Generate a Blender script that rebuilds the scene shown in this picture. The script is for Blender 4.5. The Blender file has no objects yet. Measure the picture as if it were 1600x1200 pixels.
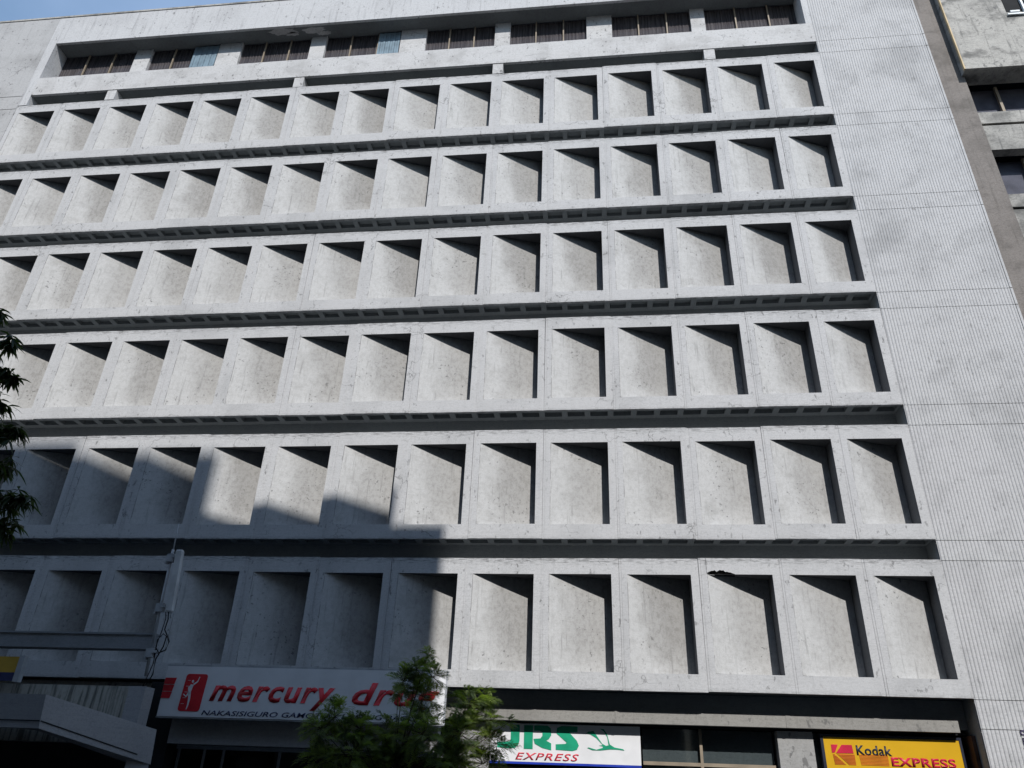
import bpy, bmesh, math, random
from mathutils import Matrix, Vector, noise
S = bpy.context.scene
COL = S.collection
random.seed(11)

# ------------------------------------------------------------ camera, sky, sun
cam_d = bpy.data.cameras.new("camera"); cam = bpy.data.objects.new("camera", cam_d); COL.objects.link(cam)
cam_d.sensor_width = 36; cam_d.lens = 26.504; cam_d.clip_start = 0.05; cam_d.clip_end = 5000
Rm = Matrix.Rotation(0.126269, 4, 'Z') @ Matrix.Rotation(math.pi/2 + 0.498415, 4, 'X') @ Matrix.Rotation(0.039336, 4, 'Z')
cam.matrix_world = Matrix.Translation((-7.4606, -17.5166, 1.60)) @ Rm
S.camera = cam
SUN = Vector((0.373, -1.0, 0.985)).normalized()
sd = bpy.data.lights.new("sun", 'SUN'); sd.energy = 4.1; sd.angle = math.radians(0.53); sd.color = (1.0, 0.965, 0.925)
so = bpy.data.objects.new("sun", sd); COL.objects.link(so)
so.rotation_euler = SUN.to_track_quat('Z', 'Y').to_euler()
W = bpy.data.worlds.new("World"); S.world = W; W.use_nodes = True
nt = W.node_tree; nt.nodes.clear()
sky = nt.nodes.new('ShaderNodeTexSky'); sky.sky_type = 'NISHITA'; sky.sun_disc = False
sky.sun_elevation = math.asin(SUN.z); sky.sun_rotation = math.atan2(SUN.x, SUN.y)
sky.air_density = 1.7; sky.dust_density = 0.4; sky.ozone_density = 3.0
tc = nt.nodes.new('ShaderNodeTexCoord')
nz = nt.nodes.new('ShaderNodeTexNoise'); nz.inputs['Scale'].default_value = 3.2; nz.inputs['Detail'].default_value = 7
cr = nt.nodes.new('ShaderNodeValToRGB'); cr.color_ramp.elements[0].position = .30; cr.color_ramp.elements[1].position = .60
cr.color_ramp.elements[1].color = (.75, .75, .75, 1)
mx = nt.nodes.new('ShaderNodeMixRGB'); mx.inputs[2].default_value = (2.1, 3.0, 4.6, 1)
bg = nt.nodes.new('ShaderNodeBackground'); bg.inputs[1].default_value = 0.15
wo = nt.nodes.new('ShaderNodeOutputWorld')
L = nt.links.new
L(tc.outputs['Generated'], nz.inputs['Vector']); L(nz.outputs['Fac'], cr.inputs[0]); L(cr.outputs[0], mx.inputs[0])
L(sky.outputs[0], mx.inputs[1]); L(mx.outputs[0], bg.inputs[0]); L(bg.outputs[0], wo.inputs[0])
S.view_settings.view_transform = 'Standard'; S.view_settings.look = 'None'; S.view_settings.exposure = 0.21; S.view_settings.gamma = 1
S.render.resolution_x = 1024; S.render.resolution_y = 768

# ------------------------------------------------------------ materials
class NB:
    def __init__(s, name):
        s.m = bpy.data.materials.new(name); s.m.use_nodes = True; s.t = s.m.node_tree
        s.b = s.t.nodes['Principled BSDF']; s.geo = None
    def n(s, typ, **kw):
        o = s.t.nodes.new(typ)
        for k, v in kw.items(): setattr(o, k, v)
        return o
    def link(s, a, b): s.t.links.new(a, b)
    def pos(s, scale=(1, 1, 1), coord='world', off=(0, 0, 0)):
        if coord == 'world':
            if s.geo is None: s.geo = s.n('ShaderNodeNewGeometry')
            src = s.geo.outputs['Position']
        else:
            src = s.n('ShaderNodeTexCoord').outputs['Object']
        mp = s.n('ShaderNodeMapping'); mp.inputs['Scale'].default_value = scale; mp.inputs['Location'].default_value = off
        s.link(src, mp.inputs[0]); return mp.outputs[0]
    def noise(s, v, scale, detail=4, rough=.5, dist=0):
        o = s.n('ShaderNodeTexNoise'); o.inputs['Scale'].default_value = scale; o.inputs['Detail'].default_value = detail
        o.inputs['Roughness'].default_value = rough; o.inputs['Distortion'].default_value = dist
        s.link(v, o.inputs['Vector']); return o.outputs['Fac']
    def rng(s, f, a, b, lo=0., hi=1.):
        o = s.n('ShaderNodeMapRange'); o.interpolation_type = 'SMOOTHSTEP'
        for i, v in enumerate((a, b, lo, hi)): o.inputs[1+i].default_value = v
        s.link(f, o.inputs[0]); return o.outputs[0]
    def math(s, op, a, b):
        o = s.n('ShaderNodeMath', operation=op)
        for i, v in enumerate((a, b)):
            if isinstance(v, (int, float)): o.inputs[i].default_value = v
            else: s.link(v, o.inputs[i])
        return o.outputs[0]
    def mix(s, f, a, b, mode='MIX'):
        o = s.n('ShaderNodeMixRGB', blend_type=mode)
        for i, v in enumerate((f, a, b)):
            if isinstance(v, (int, float)): o.inputs[i].default_value = v
            elif isinstance(v, tuple): o.inputs[i].default_value = (*v, 1)
            else: s.link(v, o.inputs[i])
        return o.outputs[0]
    def bump(s, h, strength=.3, dist=.01):
        o = s.n('ShaderNodeBump'); o.inputs['Strength'].default_value = strength; o.inputs['Distance'].default_value = dist
        s.link(h, o.inputs['Height']); s.link(o.outputs[0], s.b.inputs['Normal'])
    def out(s, col, rough=.85, spec=.25):
        if isinstance(col, tuple): s.b.inputs['Base Color'].default_value = (*col, 1)
        else: s.link(col, s.b.inputs['Base Color'])
        s.b.inputs['Roughness'].default_value = rough; s.b.inputs['Specular IOR Level'].default_value = spec
        return s.m

def paint_concrete(name, base, dark, streak=.35, pits=1., cracks=1., bandh=0, amt=.55, bump=.35, edge=False, blotch=0.):
    k = NB(name); c = base
    big = k.noise(k.pos(), .55, 5, .6)
    c = k.mix(k.rng(big, .45, .75, 0, amt), c, dark)
    if blotch:
        bl = k.noise(k.pos((1, 1, 1.5), off=(4, 4, 8)), 1.3, 5, .6)
        c = k.mix(k.rng(bl, .50, .70, 0, blotch), c, tuple(x*.72 for x in dark))
    st = k.noise(k.pos((5, 5, .35)), 1.6, 5, .6)
    c = k.mix(k.rng(st, .52, .78, 0, streak), c, dark)
    br = k.noise(k.pos((1.2, 1.2, 18)), 2.2, 4, .65)
    c = k.mix(k.rng(br, .5, .78, 0, .42), c, tuple(x*.75 for x in dark))
    sc = k.noise(k.pos((.9, .9, 30), off=(3, 5, 0)), 2.6, 5, .7); sm = k.noise(k.pos(off=(5, 1, 2)), 1.4, 3)
    c = k.mix(k.math('MULTIPLY', k.rng(sc, .63, .70), k.rng(sm, .48, .62, 0, .55 if cracks else 0)), c, (.13, .13, .13))
    fine = k.noise(k.pos(), 38, 3, .7)
    c = k.mix(k.rng(fine, .3, .75, 0, .35), c, tuple(x*.8 for x in dark))
    mid = k.noise(k.pos((1, 1, 1.6), off=(2, 7, 4)), 13, 5, .8)
    c = k.mix(k.rng(mid, .46, .74, 0, .5), c, tuple(x*.7 for x in dark))
    h = k.math('ADD', fine, mid)
    if pits:
        pv = k.noise(k.pos((1, 1, .6)), 9, 3, .55); pm = k.noise(k.pos(), 1.1, 2)
        pf = k.math('MULTIPLY', k.rng(pv, .61, .67), k.rng(pm, .38, .58))
        c = k.mix(k.math('MULTIPLY', pf, .72*pits), c, (.12, .12, .12))
    if cracks:
        dv = k.n('ShaderNodeTexNoise'); dv.inputs['Scale'].default_value = 2.5; dv.inputs['Detail'].default_value = 5
        k.link(k.pos(), dv.inputs['Vector'])
        v = k.n('ShaderNodeTexVoronoi', feature='DISTANCE_TO_EDGE'); v.inputs['Scale'].default_value = .85
        av = k.n('ShaderNodeVectorMath', operation='MULTIPLY_ADD'); av.inputs[1].default_value = (.9, .9, .9)
        k.link(dv.outputs['Color'], av.inputs[0]); k.link(k.pos((.8, .8, 1.3)), av.inputs[2]); k.link(av.outputs[0], v.inputs['Vector'])
        cm = k.rng(k.noise(k.pos((1, 1, 1), off=(9, 3, 1)), .9, 3), .55, .62)
        cf = k.math('MULTIPLY', k.rng(v.outputs['Distance'], 0, .016, 1, 0), cm)
        c = k.mix(k.math('MULTIPLY', cf, .72*cracks), c, (.10, .10, .10))
    if edge:   # grime caught along the top and bottom lips of each panel, and old form lines
        ob = k.n('ShaderNodeTexCoord').outputs['Object']; sx = k.n('ShaderNodeSeparateXYZ'); k.link(ob, sx.inputs[0])
        en = k.noise(k.pos((1.5, 1.5, 14)), 2.6, 4, .7)
        top = k.rng(k.math('ADD', sx.outputs[2], k.math('MULTIPLY', k.math('SUBTRACT', en, .5), .55)), 2.72, 2.87)
        bot = k.rng(k.math('ADD', sx.outputs[2], k.math('MULTIPLY', k.math('SUBTRACT', en, .5), .45)), .10, .0)
        gr = k.math('MULTIPLY', k.math('MAXIMUM', top, bot), k.rng(en, .44, .58))
        c = k.mix(k.math('MULTIPLY', gr, .75), c, (.13, .13, .13))
        oi = k.n('ShaderNodeObjectInfo')
        c = k.mix(k.rng(oi.outputs['Random'], 0, 1, 0, .30), c, tuple(x*.87 for x in base))
    k.bump(h, bump, .006)
    return k.out(c)

LIGHT = (.54, .545, .553); DARKC = (.30, .305, .31)
M = {}
M['paint'] = paint_concrete('panel_paint', LIGHT, DARKC, edge=True, blotch=.10)
M['reveal'] = paint_concrete('shade_darkened_reveal', (.115, .12, .13), (.07, .075, .08), pits=0, cracks=0)  # recess shade put into the colour, well below the panel paint
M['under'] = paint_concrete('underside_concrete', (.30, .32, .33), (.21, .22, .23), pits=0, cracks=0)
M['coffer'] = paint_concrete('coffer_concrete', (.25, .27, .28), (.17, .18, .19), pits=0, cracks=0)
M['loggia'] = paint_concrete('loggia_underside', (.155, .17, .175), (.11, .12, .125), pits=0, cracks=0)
M['plain'] = paint_concrete('plain_concrete', (.46, .465, .47), (.25, .25, .25), streak=.6, amt=.8)
M['fascia'] = paint_concrete('washed_fascia', (.56, .57, .58), (.30, .30, .31), streak=.85, amt=.3, cracks=.4)
M['sill'] = paint_concrete('sill_concrete', (.57, .575, .58), (.32, .315, .31), streak=.4, amt=.6, blotch=.3)
M['ribbed'] = paint_concrete('ribbed_concrete', (.53, .535, .543), (.32, .325, .33), streak=.3, amt=.7, cracks=0, bump=.2, pits=.5, blotch=.24)
M['beam'] = paint_concrete('beam_concrete', (.31, .305, .29), (.19, .185, .175), streak=.5, cracks=.5)
M['pillar'] = paint_concrete('pillar_concrete', (.36, .36, .355), (.24, .24, .235), streak=.4, cracks=.3)
M['brown'] = paint_concrete('brown_stucco', (.235, .215, .20), (.12, .11, .10), streak=.9, amt=.9, blotch=.5, pits=.4, cracks=0, bump=.9)
M['neigh'] = paint_concrete('stained_concrete', (.47, .46, .43), (.13, .13, .125), streak=.9, amt=1., pits=1, cracks=.6, blotch=.8)
M['canopy'] = paint_concrete('canopy_paint', (.34, .34, .35), (.24, .24, .25), streak=.3, pits=.2, cracks=0)
M['steel'] = paint_concrete('beam_paint', (.25, .265, .285), (.18, .19, .2), streak=.3, pits=0, cracks=0)
M['asphalt'] = paint_concrete('asphalt', (.045, .045, .046), (.03, .03, .031), pits=0, cracks=.5)
M['paving'] = paint_concrete('paving', (.13, .13, .125), (.09, .09, .088), pits=1, cracks=1)
M['far'] = paint_concrete('far_wall', (.20, .20, .20), (.12, .12, .12))
def stained():
    k = NB('rain_stained_concrete')
    st = k.noise(k.pos((7, 7, .5)), 1.5, 6, .65)
    c = k.mix(k.rng(st, .45, .62, 0, .9), (.36, .35, .31), (.075, .075, .065))
    g = k.noise(k.pos(), 14, 4); c = k.mix(k.rng(g, .4, .8, 0, .4), c, (.16, .16, .14))
    return k.out(c)
M['stained'] = stained()
RB0 = .36
def infill():
    k = NB('infill_plaster')
    ob = k.n('ShaderNodeTexCoord').outputs['Object']; sx = k.n('ShaderNodeSeparateXYZ'); k.link(ob, sx.inputs[0])
    base = (.53, .535, .535); dirt_shade = (.335, .332, .324)
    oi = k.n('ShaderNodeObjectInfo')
    # left side and foot washed by rain; sheltered part has grime plus painted-in shade
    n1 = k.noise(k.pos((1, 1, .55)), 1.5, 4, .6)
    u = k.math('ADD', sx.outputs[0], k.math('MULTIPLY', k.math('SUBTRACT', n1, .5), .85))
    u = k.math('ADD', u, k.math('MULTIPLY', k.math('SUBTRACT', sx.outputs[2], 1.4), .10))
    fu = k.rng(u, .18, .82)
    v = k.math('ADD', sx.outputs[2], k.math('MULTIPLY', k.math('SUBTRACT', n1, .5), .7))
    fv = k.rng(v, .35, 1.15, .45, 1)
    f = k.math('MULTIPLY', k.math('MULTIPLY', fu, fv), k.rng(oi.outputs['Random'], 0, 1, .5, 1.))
    c = k.mix(f, base, dirt_shade)
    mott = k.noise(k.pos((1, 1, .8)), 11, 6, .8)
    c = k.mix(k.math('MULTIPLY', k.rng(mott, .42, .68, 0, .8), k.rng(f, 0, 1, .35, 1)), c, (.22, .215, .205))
    fine = k.noise(k.pos((1, 1, 2.5)), 42, 3, .75)
    c = k.mix(k.rng(fine, .35, .75, 0, .42), c, (.26, .255, .245))
    st = k.noise(k.pos((6, 6, .45)), 2.1, 4, .6)
    c = k.mix(k.rng(st, .56, .74, 0, .5), c, (.2, .2, .195))
    bl = k.noise(k.pos((1, 1, 1.2), off=(7, 2, 3)), 1.7, 6, .65); c = k.mix(k.rng(bl, .5, .7, 0, .26), c, (.22, .215, .205))
    pv = k.noise(k.pos(), 13, 2, .5); pm = k.noise(k.pos(), .8, 2)
    c = k.mix(k.math('MULTIPLY', k.math('MULTIPLY', k.rng(pv, .64, .69), k.rng(pm, .5, .6)), .6), c, (.1, .1, .1))
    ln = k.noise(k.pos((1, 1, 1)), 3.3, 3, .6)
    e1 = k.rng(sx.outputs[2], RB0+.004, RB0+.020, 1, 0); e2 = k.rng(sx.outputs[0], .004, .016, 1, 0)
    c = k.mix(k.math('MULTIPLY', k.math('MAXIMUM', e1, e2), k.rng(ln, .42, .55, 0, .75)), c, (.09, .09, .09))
    brs = k.noise(k.pos((1.1, 1.1, 26)), 2.4, 4, .7)
    c = k.mix(k.rng(brs, .52, .8, 0, .4), c, (.24, .235, .23))
    k.bump(k.math('ADD', fine, k.math('MULTIPLY', mott, .8)), .45, .008)
    return k.out(c, .9)
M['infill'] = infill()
def flat(name, col, rough=.6, spec=.3, var=.12, scale=3.):
    k = NB(name); nn = k.noise(k.pos(), scale, 4)
    c = k.mix(k.rng(nn, .35, .7, 0, 1), col, tuple(x*(1-var*2) for x in col))
    return k.out(c, rough, spec)
M['signwhite'] = flat('sign_white', (.74, .75, .77), .35, .4, .04)
M['red'] = flat('sign_red', (.62, .028, .04), .4)
M['signred'] = flat('express_red', (.66, .05, .08), .4)
M['green'] = flat('sign_green', (.015, .34, .19), .4)
M['yellow'] = flat('sign_yellow', (.62, .36, .012), .35, .4, .03)
M['kred'] = flat('sign_crimson', (.55, .02, .06), .4)
M['orange'] = flat('sign_orange', (.6, .16, .02), .4)
M['black'] = flat('sign_black', (.025, .03, .05), .4)
M['bluetrim'] = flat('blue_trim', (.02, .05, .42), .4)
M['greyblind'] = flat('grey_blind', (.17, .175, .20), .7, .2, .2, 1.5)
M['navy'] = flat('navy_paint', (.02, .025, .09), .5)
M['mustard'] = flat('mustard_paint', (.42, .26, .03), .5)
M['rubber'] = flat('black_cable', (.015, .015, .016), .5)
M['galv'] = flat('galvanised_metal', (.38, .40, .42), .45, .5, .15)
M['radome'] = flat('radome_white', (.55, .56, .56), .5)
M['tan'] = flat('tan_frame', (.29, .24, .18), .6)
M['tanlight'] = flat('buff_edge', (.62, .48, .28), .7)
M['bluepanel'] = flat('blue_panel', (.20, .28, .34), .5, .3, .15)
M['whiteframe'] = flat('white_window_frame', (.7, .75, .78), .4)
M['redbrown'] = flat('red_brown_paint', (.10, .055, .04), .7, .2, .3)
M['purple'] = flat('purple_paint', (.08, .06, .14), .6)
M['dark'] = flat('dark_interior', (.025, .026, .028), .8, .1)
M['bark'] = flat('bark', (.09, .07, .05), .9, .1, .3, 20)
M['rust'] = flat('spalled_core', (.11, .10, .09), .95, .1, .4, 25)
def curtain():
    k = NB('pleated_curtain'); w = k.noise(k.pos((22, 1, .3)), 1, 3, .6)
    return k.out(k.mix(k.rng(w, .35, .65), (.15, .138, .13), (.075, .068, .068)), .9)
M['curtain'] = curtain()
def glass(name, tint, refl):
    k = NB(name); t = k.t; k.t.nodes.remove(k.b)
    tr = k.n('ShaderNodeBsdfTransparent'); tr.inputs[0].default_value = (*tint, 1)
    gl = k.n('ShaderNodeBsdfGlossy'); gl.inputs['Roughness'].default_value = .04
    lw = k.n('ShaderNodeLayerWeight'); lw.inputs[0].default_value = .25
    mxs = k.n('ShaderNodeMixShader'); f = k.math('MULTIPLY', lw.outputs['Fresnel'], refl)
    k.link(f, mxs.inputs[0]); k.link(tr.outputs[0], mxs.inputs[1]); k.link(gl.outputs[0], mxs.inputs[2])
    k.link(mxs.outputs[0], t.nodes['Material Output'].inputs[0]); return k.m
M['glass'] = glass('tinted_glass', (.80, .80, .84), .5)
M['shopglass'] = glass('shop_glass', (.55, .6, .6), 1.)
def leaf(name, a, b):
    k = NB(name); t = k.t; oi = k.noise(k.pos(), 4.5, 2)
    c = k.mix(k.rng(oi, .35, .65), a, b)
    k.out(c, .55, .35)
    tl = k.n('ShaderNodeBsdfTranslucent'); k.link(k.mix(1., c, (1.3, 1.5, .5), 'MULTIPLY'), tl.inputs[0])
    mxs = k.n('ShaderNodeMixShader'); mxs.inputs[0].default_value = .42
    k.link(k.b.outputs[0], mxs.inputs[1]); k.link(tl.outputs[0], mxs.inputs[2]); k.link(mxs.outputs[0], t.nodes['Material Output'].inputs[0]); return k.m
M['feather'] = leaf('feathery_foliage', (.21, .27, .075), (.07, .10, .045))
M['mango'] = leaf('long_foliage', (.045, .065, .035), (.03, .05, .025))

# ------------------------------------------------------------ mesh helpers
class MB:
    def __init__(s): s.v = []; s.f = []; s.mi = []
    def poly(s, pts, m=0):
        i = len(s.v); s.v += [tuple(p) for p in pts]; s.f.append(tuple(range(i, i+len(pts)))); s.mi.append(m)
    def box(s, x0, x1, y0, y1, z0, z1, m=0, skip=''):
        P = lambda a, b, c: (a, b, c)
        if 'f' not in skip: s.poly([P(x0,y0,z0), P(x1,y0,z0), P(x1,y0,z1), P(x0,y0,z1)], m)
        if 'b' not in skip: s.poly([P(x1,y1,z0), P(x0,y1,z0), P(x0,y1,z1), P(x1,y1,z1)], m)
        if 'l' not in skip: s.poly([P(x0,y1,z0), P(x0,y0,z0), P(x0,y0,z1), P(x0,y1,z1)], m)
        if 'r' not in skip: s.poly([P(x1,y0,z0), P(x1,y1,z0), P(x1,y1,z1), P(x1,y0,z1)], m)
        if 'd' not in skip: s.poly([P(x0,y1,z0), P(x1,y1,z0), P(x1,y0,z0), P(x0,y0,z0)], m)
        if 'u' not in skip: s.poly([P(x0,y0,z1), P(x1,y0,z1), P(x1,y1,z1), P(x0,y1,z1)], m)
    def tube(s, pts, r, n=8, m=0):
        pts = [Vector(p) for p in pts]; rs = r if isinstance(r, (list, tuple)) else [r]*len(pts); rings = []
        for i, p in enumerate(pts):
            d = (pts[min(i+1, len(pts)-1)] - pts[max(i-1, 0)]).normalized()
            a = d.cross(Vector((0, 0, 1)) if abs(d.z) < .9 else Vector((1, 0, 0))).normalized(); b = d.cross(a)
            i0 = len(s.v); rings.append(i0)
            s.v += [tuple(p + (a*math.cos(t) + b*math.sin(t))*rs[i]) for t in [2*math.pi*q/n for q in range(n)]]
        for i in range(len(rings)-1):
            for q in range(n):
                s.f.append((rings[i]+q, rings[i]+(q+1) % n, rings[i+1]+(q+1) % n, rings[i+1]+q)); s.mi.append(m)
        s.f.append(tuple(rings[0]+q for q in range(n))[::-1]); s.mi.append(m)
        s.f.append(tuple(rings[-1]+q for q in range(n))); s.mi.append(m)
    def prism(s, outline, y0, y1, m=0):   # outline in x,z
        n = len(outline)
        s.poly([(x, y0, z) for x, z in outline], m); s.poly([(x, y1, z) for x, z in outline][::-1], m)
        for i in range(n):
            a, b = outline[i], outline[(i+1) % n]
            s.poly([(a[0], y0, a[1]), (a[0], y1, a[1]), (b[0], y1, b[1]), (b[0], y0, b[1])], m)
    def build(s, name, mats, parent=None, smooth=False):
        me = bpy.data.meshes.new(name); me.from_pydata(s.v, [], s.f); me.update()
        for mm in (mats if isinstance(mats, (list, tuple)) else [mats]): me.materials.append(mm)
        me.polygons.foreach_set('material_index', s.mi)
        if smooth: me.polygons.foreach_set('use_smooth', [True]*len(me.polygons))
        bm = bmesh.new(); bm.from_mesh(me); bmesh.ops.recalc_face_normals(bm, faces=bm.faces) if smooth is None else None
        bm.to_mesh(me); bm.free()
        o = bpy.data.objects.new(name, me); COL.objects.link(o)
        if parent: o.parent = parent
        return o
def part(name, mat, parent, fn):
    b = MB(); fn(b); return b.build(name, mat, parent)
def boxes(name, mat, parent, *bs):
    b = MB()
    for q in bs: b.box(*q)
    return b.build(name, mat, parent)
def tag(o, label=None, cat=None, group=None, kind=None):
    if label: o['label'] = label
    if cat: o['category'] = cat
    if group: o['group'] = group
    if kind: o['kind'] = kind
    return o
def thing(name, label, cat, loc=(0, 0, 0), group=None):
    o = bpy.data.objects.new(name, None); o.location = loc; COL.objects.link(o); o.empty_display_size = .3
    return tag(o, label, cat, group)
def text(name, s, mat, parent, x0, x1, z0, z1, y, shear=0., bold=0., th=.006, spacing=1.):
    c = bpy.data.curves.new(name, 'FONT'); c.body = s; c.shear = shear; c.offset = bold; c.resolution_u = 3; c.space_character = spacing
    t = bpy.data.objects.new('tmp', c); COL.objects.link(t)
    bpy.context.view_layer.update()
    me = bpy.data.meshes.new_from_object(t.evaluated_get(bpy.context.evaluated_depsgraph_get()))
    bpy.data.objects.remove(t); bpy.data.curves.remove(c)
    xs = [v.co.x for v in me.vertices]; zs = [v.co.y for v in me.vertices]
    ax, bx, az, bz = min(xs), max(xs), min(zs), max(zs)
    for v in me.vertices:
        v.co = ((v.co.x-ax)/(bx-ax)*(x1-x0)+x0, y, (v.co.y-az)/(bz-az)*(z1-z0)+z0)
    bm = bmesh.new(); bm.from_mesh(me)
    r = bmesh.ops.extrude_face_region(bm, geom=list(bm.faces))
    bmesh.ops.translate(bm, verts=[g for g in r['geom'] if isinstance(g, bmesh.types.BMVert)], vec=(0, -th, 0))
    bmesh.ops.recalc_face_normals(bm, faces=bm.faces); bm.to_mesh(me); bm.free()
    me.materials.append(mat); me.name = name
    o = bpy.data.objects.new(name, me); COL.objects.link(o); o.parent = parent; return o

# ------------------------------------------------------------ ground
def struct(name, mat, *bs): return tag(boxes(name, mat, None, *bs), kind='structure')
struct('road', M['asphalt'], (-400, 400, -16.5, -4.5, -.2, 0))
struct('pavement', M['paving'], (-400, 400, -4.5, 60, -.2, .14))
struct('far_pavement', M['paving'], (-400, 400, -60, -16.5, -.2, .14))
struct('ground', M['asphalt'], (-900, 900, -900, 900, -.5, -.21))

# ------------------------------------------------------------ the office building
XL, XR = -28.62, .08                       # panelled field
CEN = [22.003, 18.635, 15.234, 11.8365, 8.413, 5.08]
OH, RB, RT = 2.14, .36, .37                # opening height, bottom rail, top rail
FH = OH+RB+RT
OW, DEP, IN = 1.44, .522, .60
BOT = [c-OH/2-RB for c in CEN]; TOP = [b+FH for b in BOT]
bld = thing('office_building', 'long grey concrete office building with six rows of angled precast recesses', 'building', (-14, 0, .14))
bld_inv = Matrix.Translation((14, 0, -.14))
def P(o): o.parent = bld; o.matrix_parent_inverse = bld_inv; return o
def bx(name, mat, *bs): return P(boxes(name, mat, None, *bs))

def panel_mesh(x0, x1, w0, w1, notch=False):
    """x0..x1 frame, w0..w1 opening, local z from panel foot; y=0 is the face"""
    b = MB(); z0, z1 = RB, RB+OH; D = DEP; st = .05; e = .008
    lo = [(w0, z1), (w1, z1)]
    if notch:
        rr = random.Random(5); n = 16; lo = [(w0, z1)]
        for i in range(n+1):
            t = i/n; lo.append((w0-.02+.62*t, z1+.012+(.075*math.sin(math.pi*min(1, t*1.05))**.6)*rr.uniform(.55, 1.2)))
        lo += [(w0+.62, z1), (w1, z1)]
    xa, xb = x0+st, x1-st
    for i in range(len(lo)-1):          # top rail
        (a, za), (c, zc) = lo[i], lo[i+1]
        if abs(a-c) > 1e-6: b.poly([(a, 0, za), (c, 0, zc), (c, 0, FH), (a, 0, FH)])
    b.poly([(xa, 0, 0), (xb, 0, 0), (xb, 0, z0), (xa, 0, z0)])
    xl = min(w0, min(p[0] for p in lo))
    b.poly([(xa, 0, z0), (w0, 0, z0), (w0, 0, z1), (xa, 0, z1)])
    b.poly([(w1, 0, z0), (xb, 0, z0), (xb, 0, z1), (w1, 0, z1)])
    b.poly([(xa, 0, z1), (w0 if not notch else w0-.02, 0, z1), (w0 if not notch else w0-.02, 0, FH), (xa, 0, FH)])
    b.poly([(w1, 0, z1), (xb, 0, z1), (xb, 0, FH), (w1, 0, FH)])
    for (p, q) in ((x0, xa), (xb, x1)): b.poly([(p, e, 0), (q, e, 0), (q, e, FH), (p, e, FH)])
    b.poly([(xa, 0, 0), (xa, e, 0), (xa, e, FH), (xa, 0, FH)]); b.poly([(xb, e, 0), (xb, 0, 0), (xb, 0, FH), (xb, e, FH)])
    for x in (x0, x1): b.poly([(x, e, 0), (x, .085, 0), (x, .085, FH), (x, e, FH)])
    for z in (0, FH): b.poly([(x0, e, z), (x0, .085, z), (x1, .085, z), (x1, e, z)]); b.poly([(xa, 0, z), (xa, e, z), (xb, e, z), (xb, 0, z)])
    # reveals
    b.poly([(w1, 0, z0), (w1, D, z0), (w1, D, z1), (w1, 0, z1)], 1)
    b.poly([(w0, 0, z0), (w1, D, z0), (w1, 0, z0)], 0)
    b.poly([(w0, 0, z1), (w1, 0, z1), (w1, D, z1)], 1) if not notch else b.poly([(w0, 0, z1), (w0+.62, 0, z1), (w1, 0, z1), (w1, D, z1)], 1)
    if notch:
        for i in range(len(lo)-1):
            (a, za), (c, zc) = lo[i], lo[i+1]
            if zc == z1 and za == z1: continue
            b.poly([(a, 0, za), (c, 0, zc), (c, .07, zc-.01), (a, .07, za-.01)], 2)
            b.poly([(a, .07, za-.01), (c, .07, zc-.01), (c, .07, z1-.03), (a, .07, z1-.03)], 2)
    return b
def infill_mesh(w0, w1):
    b = MB(); n = 10; W_ = w1-w0
    for i in range(n):
        def pt(t): return (t*W_, .003+(DEP-.003)*(t**1.0) + .012*math.sin(math.pi*t))
        (a, ya), (c, yc) = pt(i/n), pt((i+1)/n)
        b.poly([(a, ya, RB-.001), (c, yc, RB-.001), (c, yc, RB+OH), (a, ya, RB+OH)])
    return b
# frame edges relative to the panel's right-hand seam at local x=0 ; opening right edge at -.18
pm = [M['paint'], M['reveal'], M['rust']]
std_p = panel_mesh(-1.798, -.002, -1.62, -.18).build('facade_panel', pm, None)
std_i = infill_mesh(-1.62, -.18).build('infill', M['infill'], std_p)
std_i.location.x = -1.62
end_p = panel_mesh(-1.694, -.0, -1.50, -.22).build('facade_panel', pm, None)
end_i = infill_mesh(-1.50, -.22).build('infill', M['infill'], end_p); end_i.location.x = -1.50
chip_p = panel_mesh(-1.798, -.002, -1.62, -.18, True).build('facade_panel', pm, None)
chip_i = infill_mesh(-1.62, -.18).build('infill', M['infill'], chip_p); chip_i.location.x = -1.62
used = set()
def use(pr, inf, x, z, lbl=None):
    if pr.name in used:
        p = pr.copy(); c = inf.copy(); COL.objects.link(p); COL.objects.link(c); c.parent = p
    else: p = pr; used.add(pr.name)
    p.parent = bld; p.matrix_parent_inverse = bld_inv
    p.location = (x, random.uniform(-.006, .004), z+random.uniform(-.011, .011))
    p.rotation_euler = (random.uniform(-.0022, .0022), random.uniform(-.0024, .0024), random.uniform(-.002, .002))
    if lbl: p['label'] = lbl
for r in range(6):
    for i in range(16):
        x = .18-1.8*i
        if i == 0: use(end_p, end_i, XR, BOT[r])
        elif i == 2 and r == 5: use(chip_p, chip_i, x, BOT[r], 'panel with a broken chip in its top lip')
        else: use(std_p, std_i, x, BOT[r])

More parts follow.
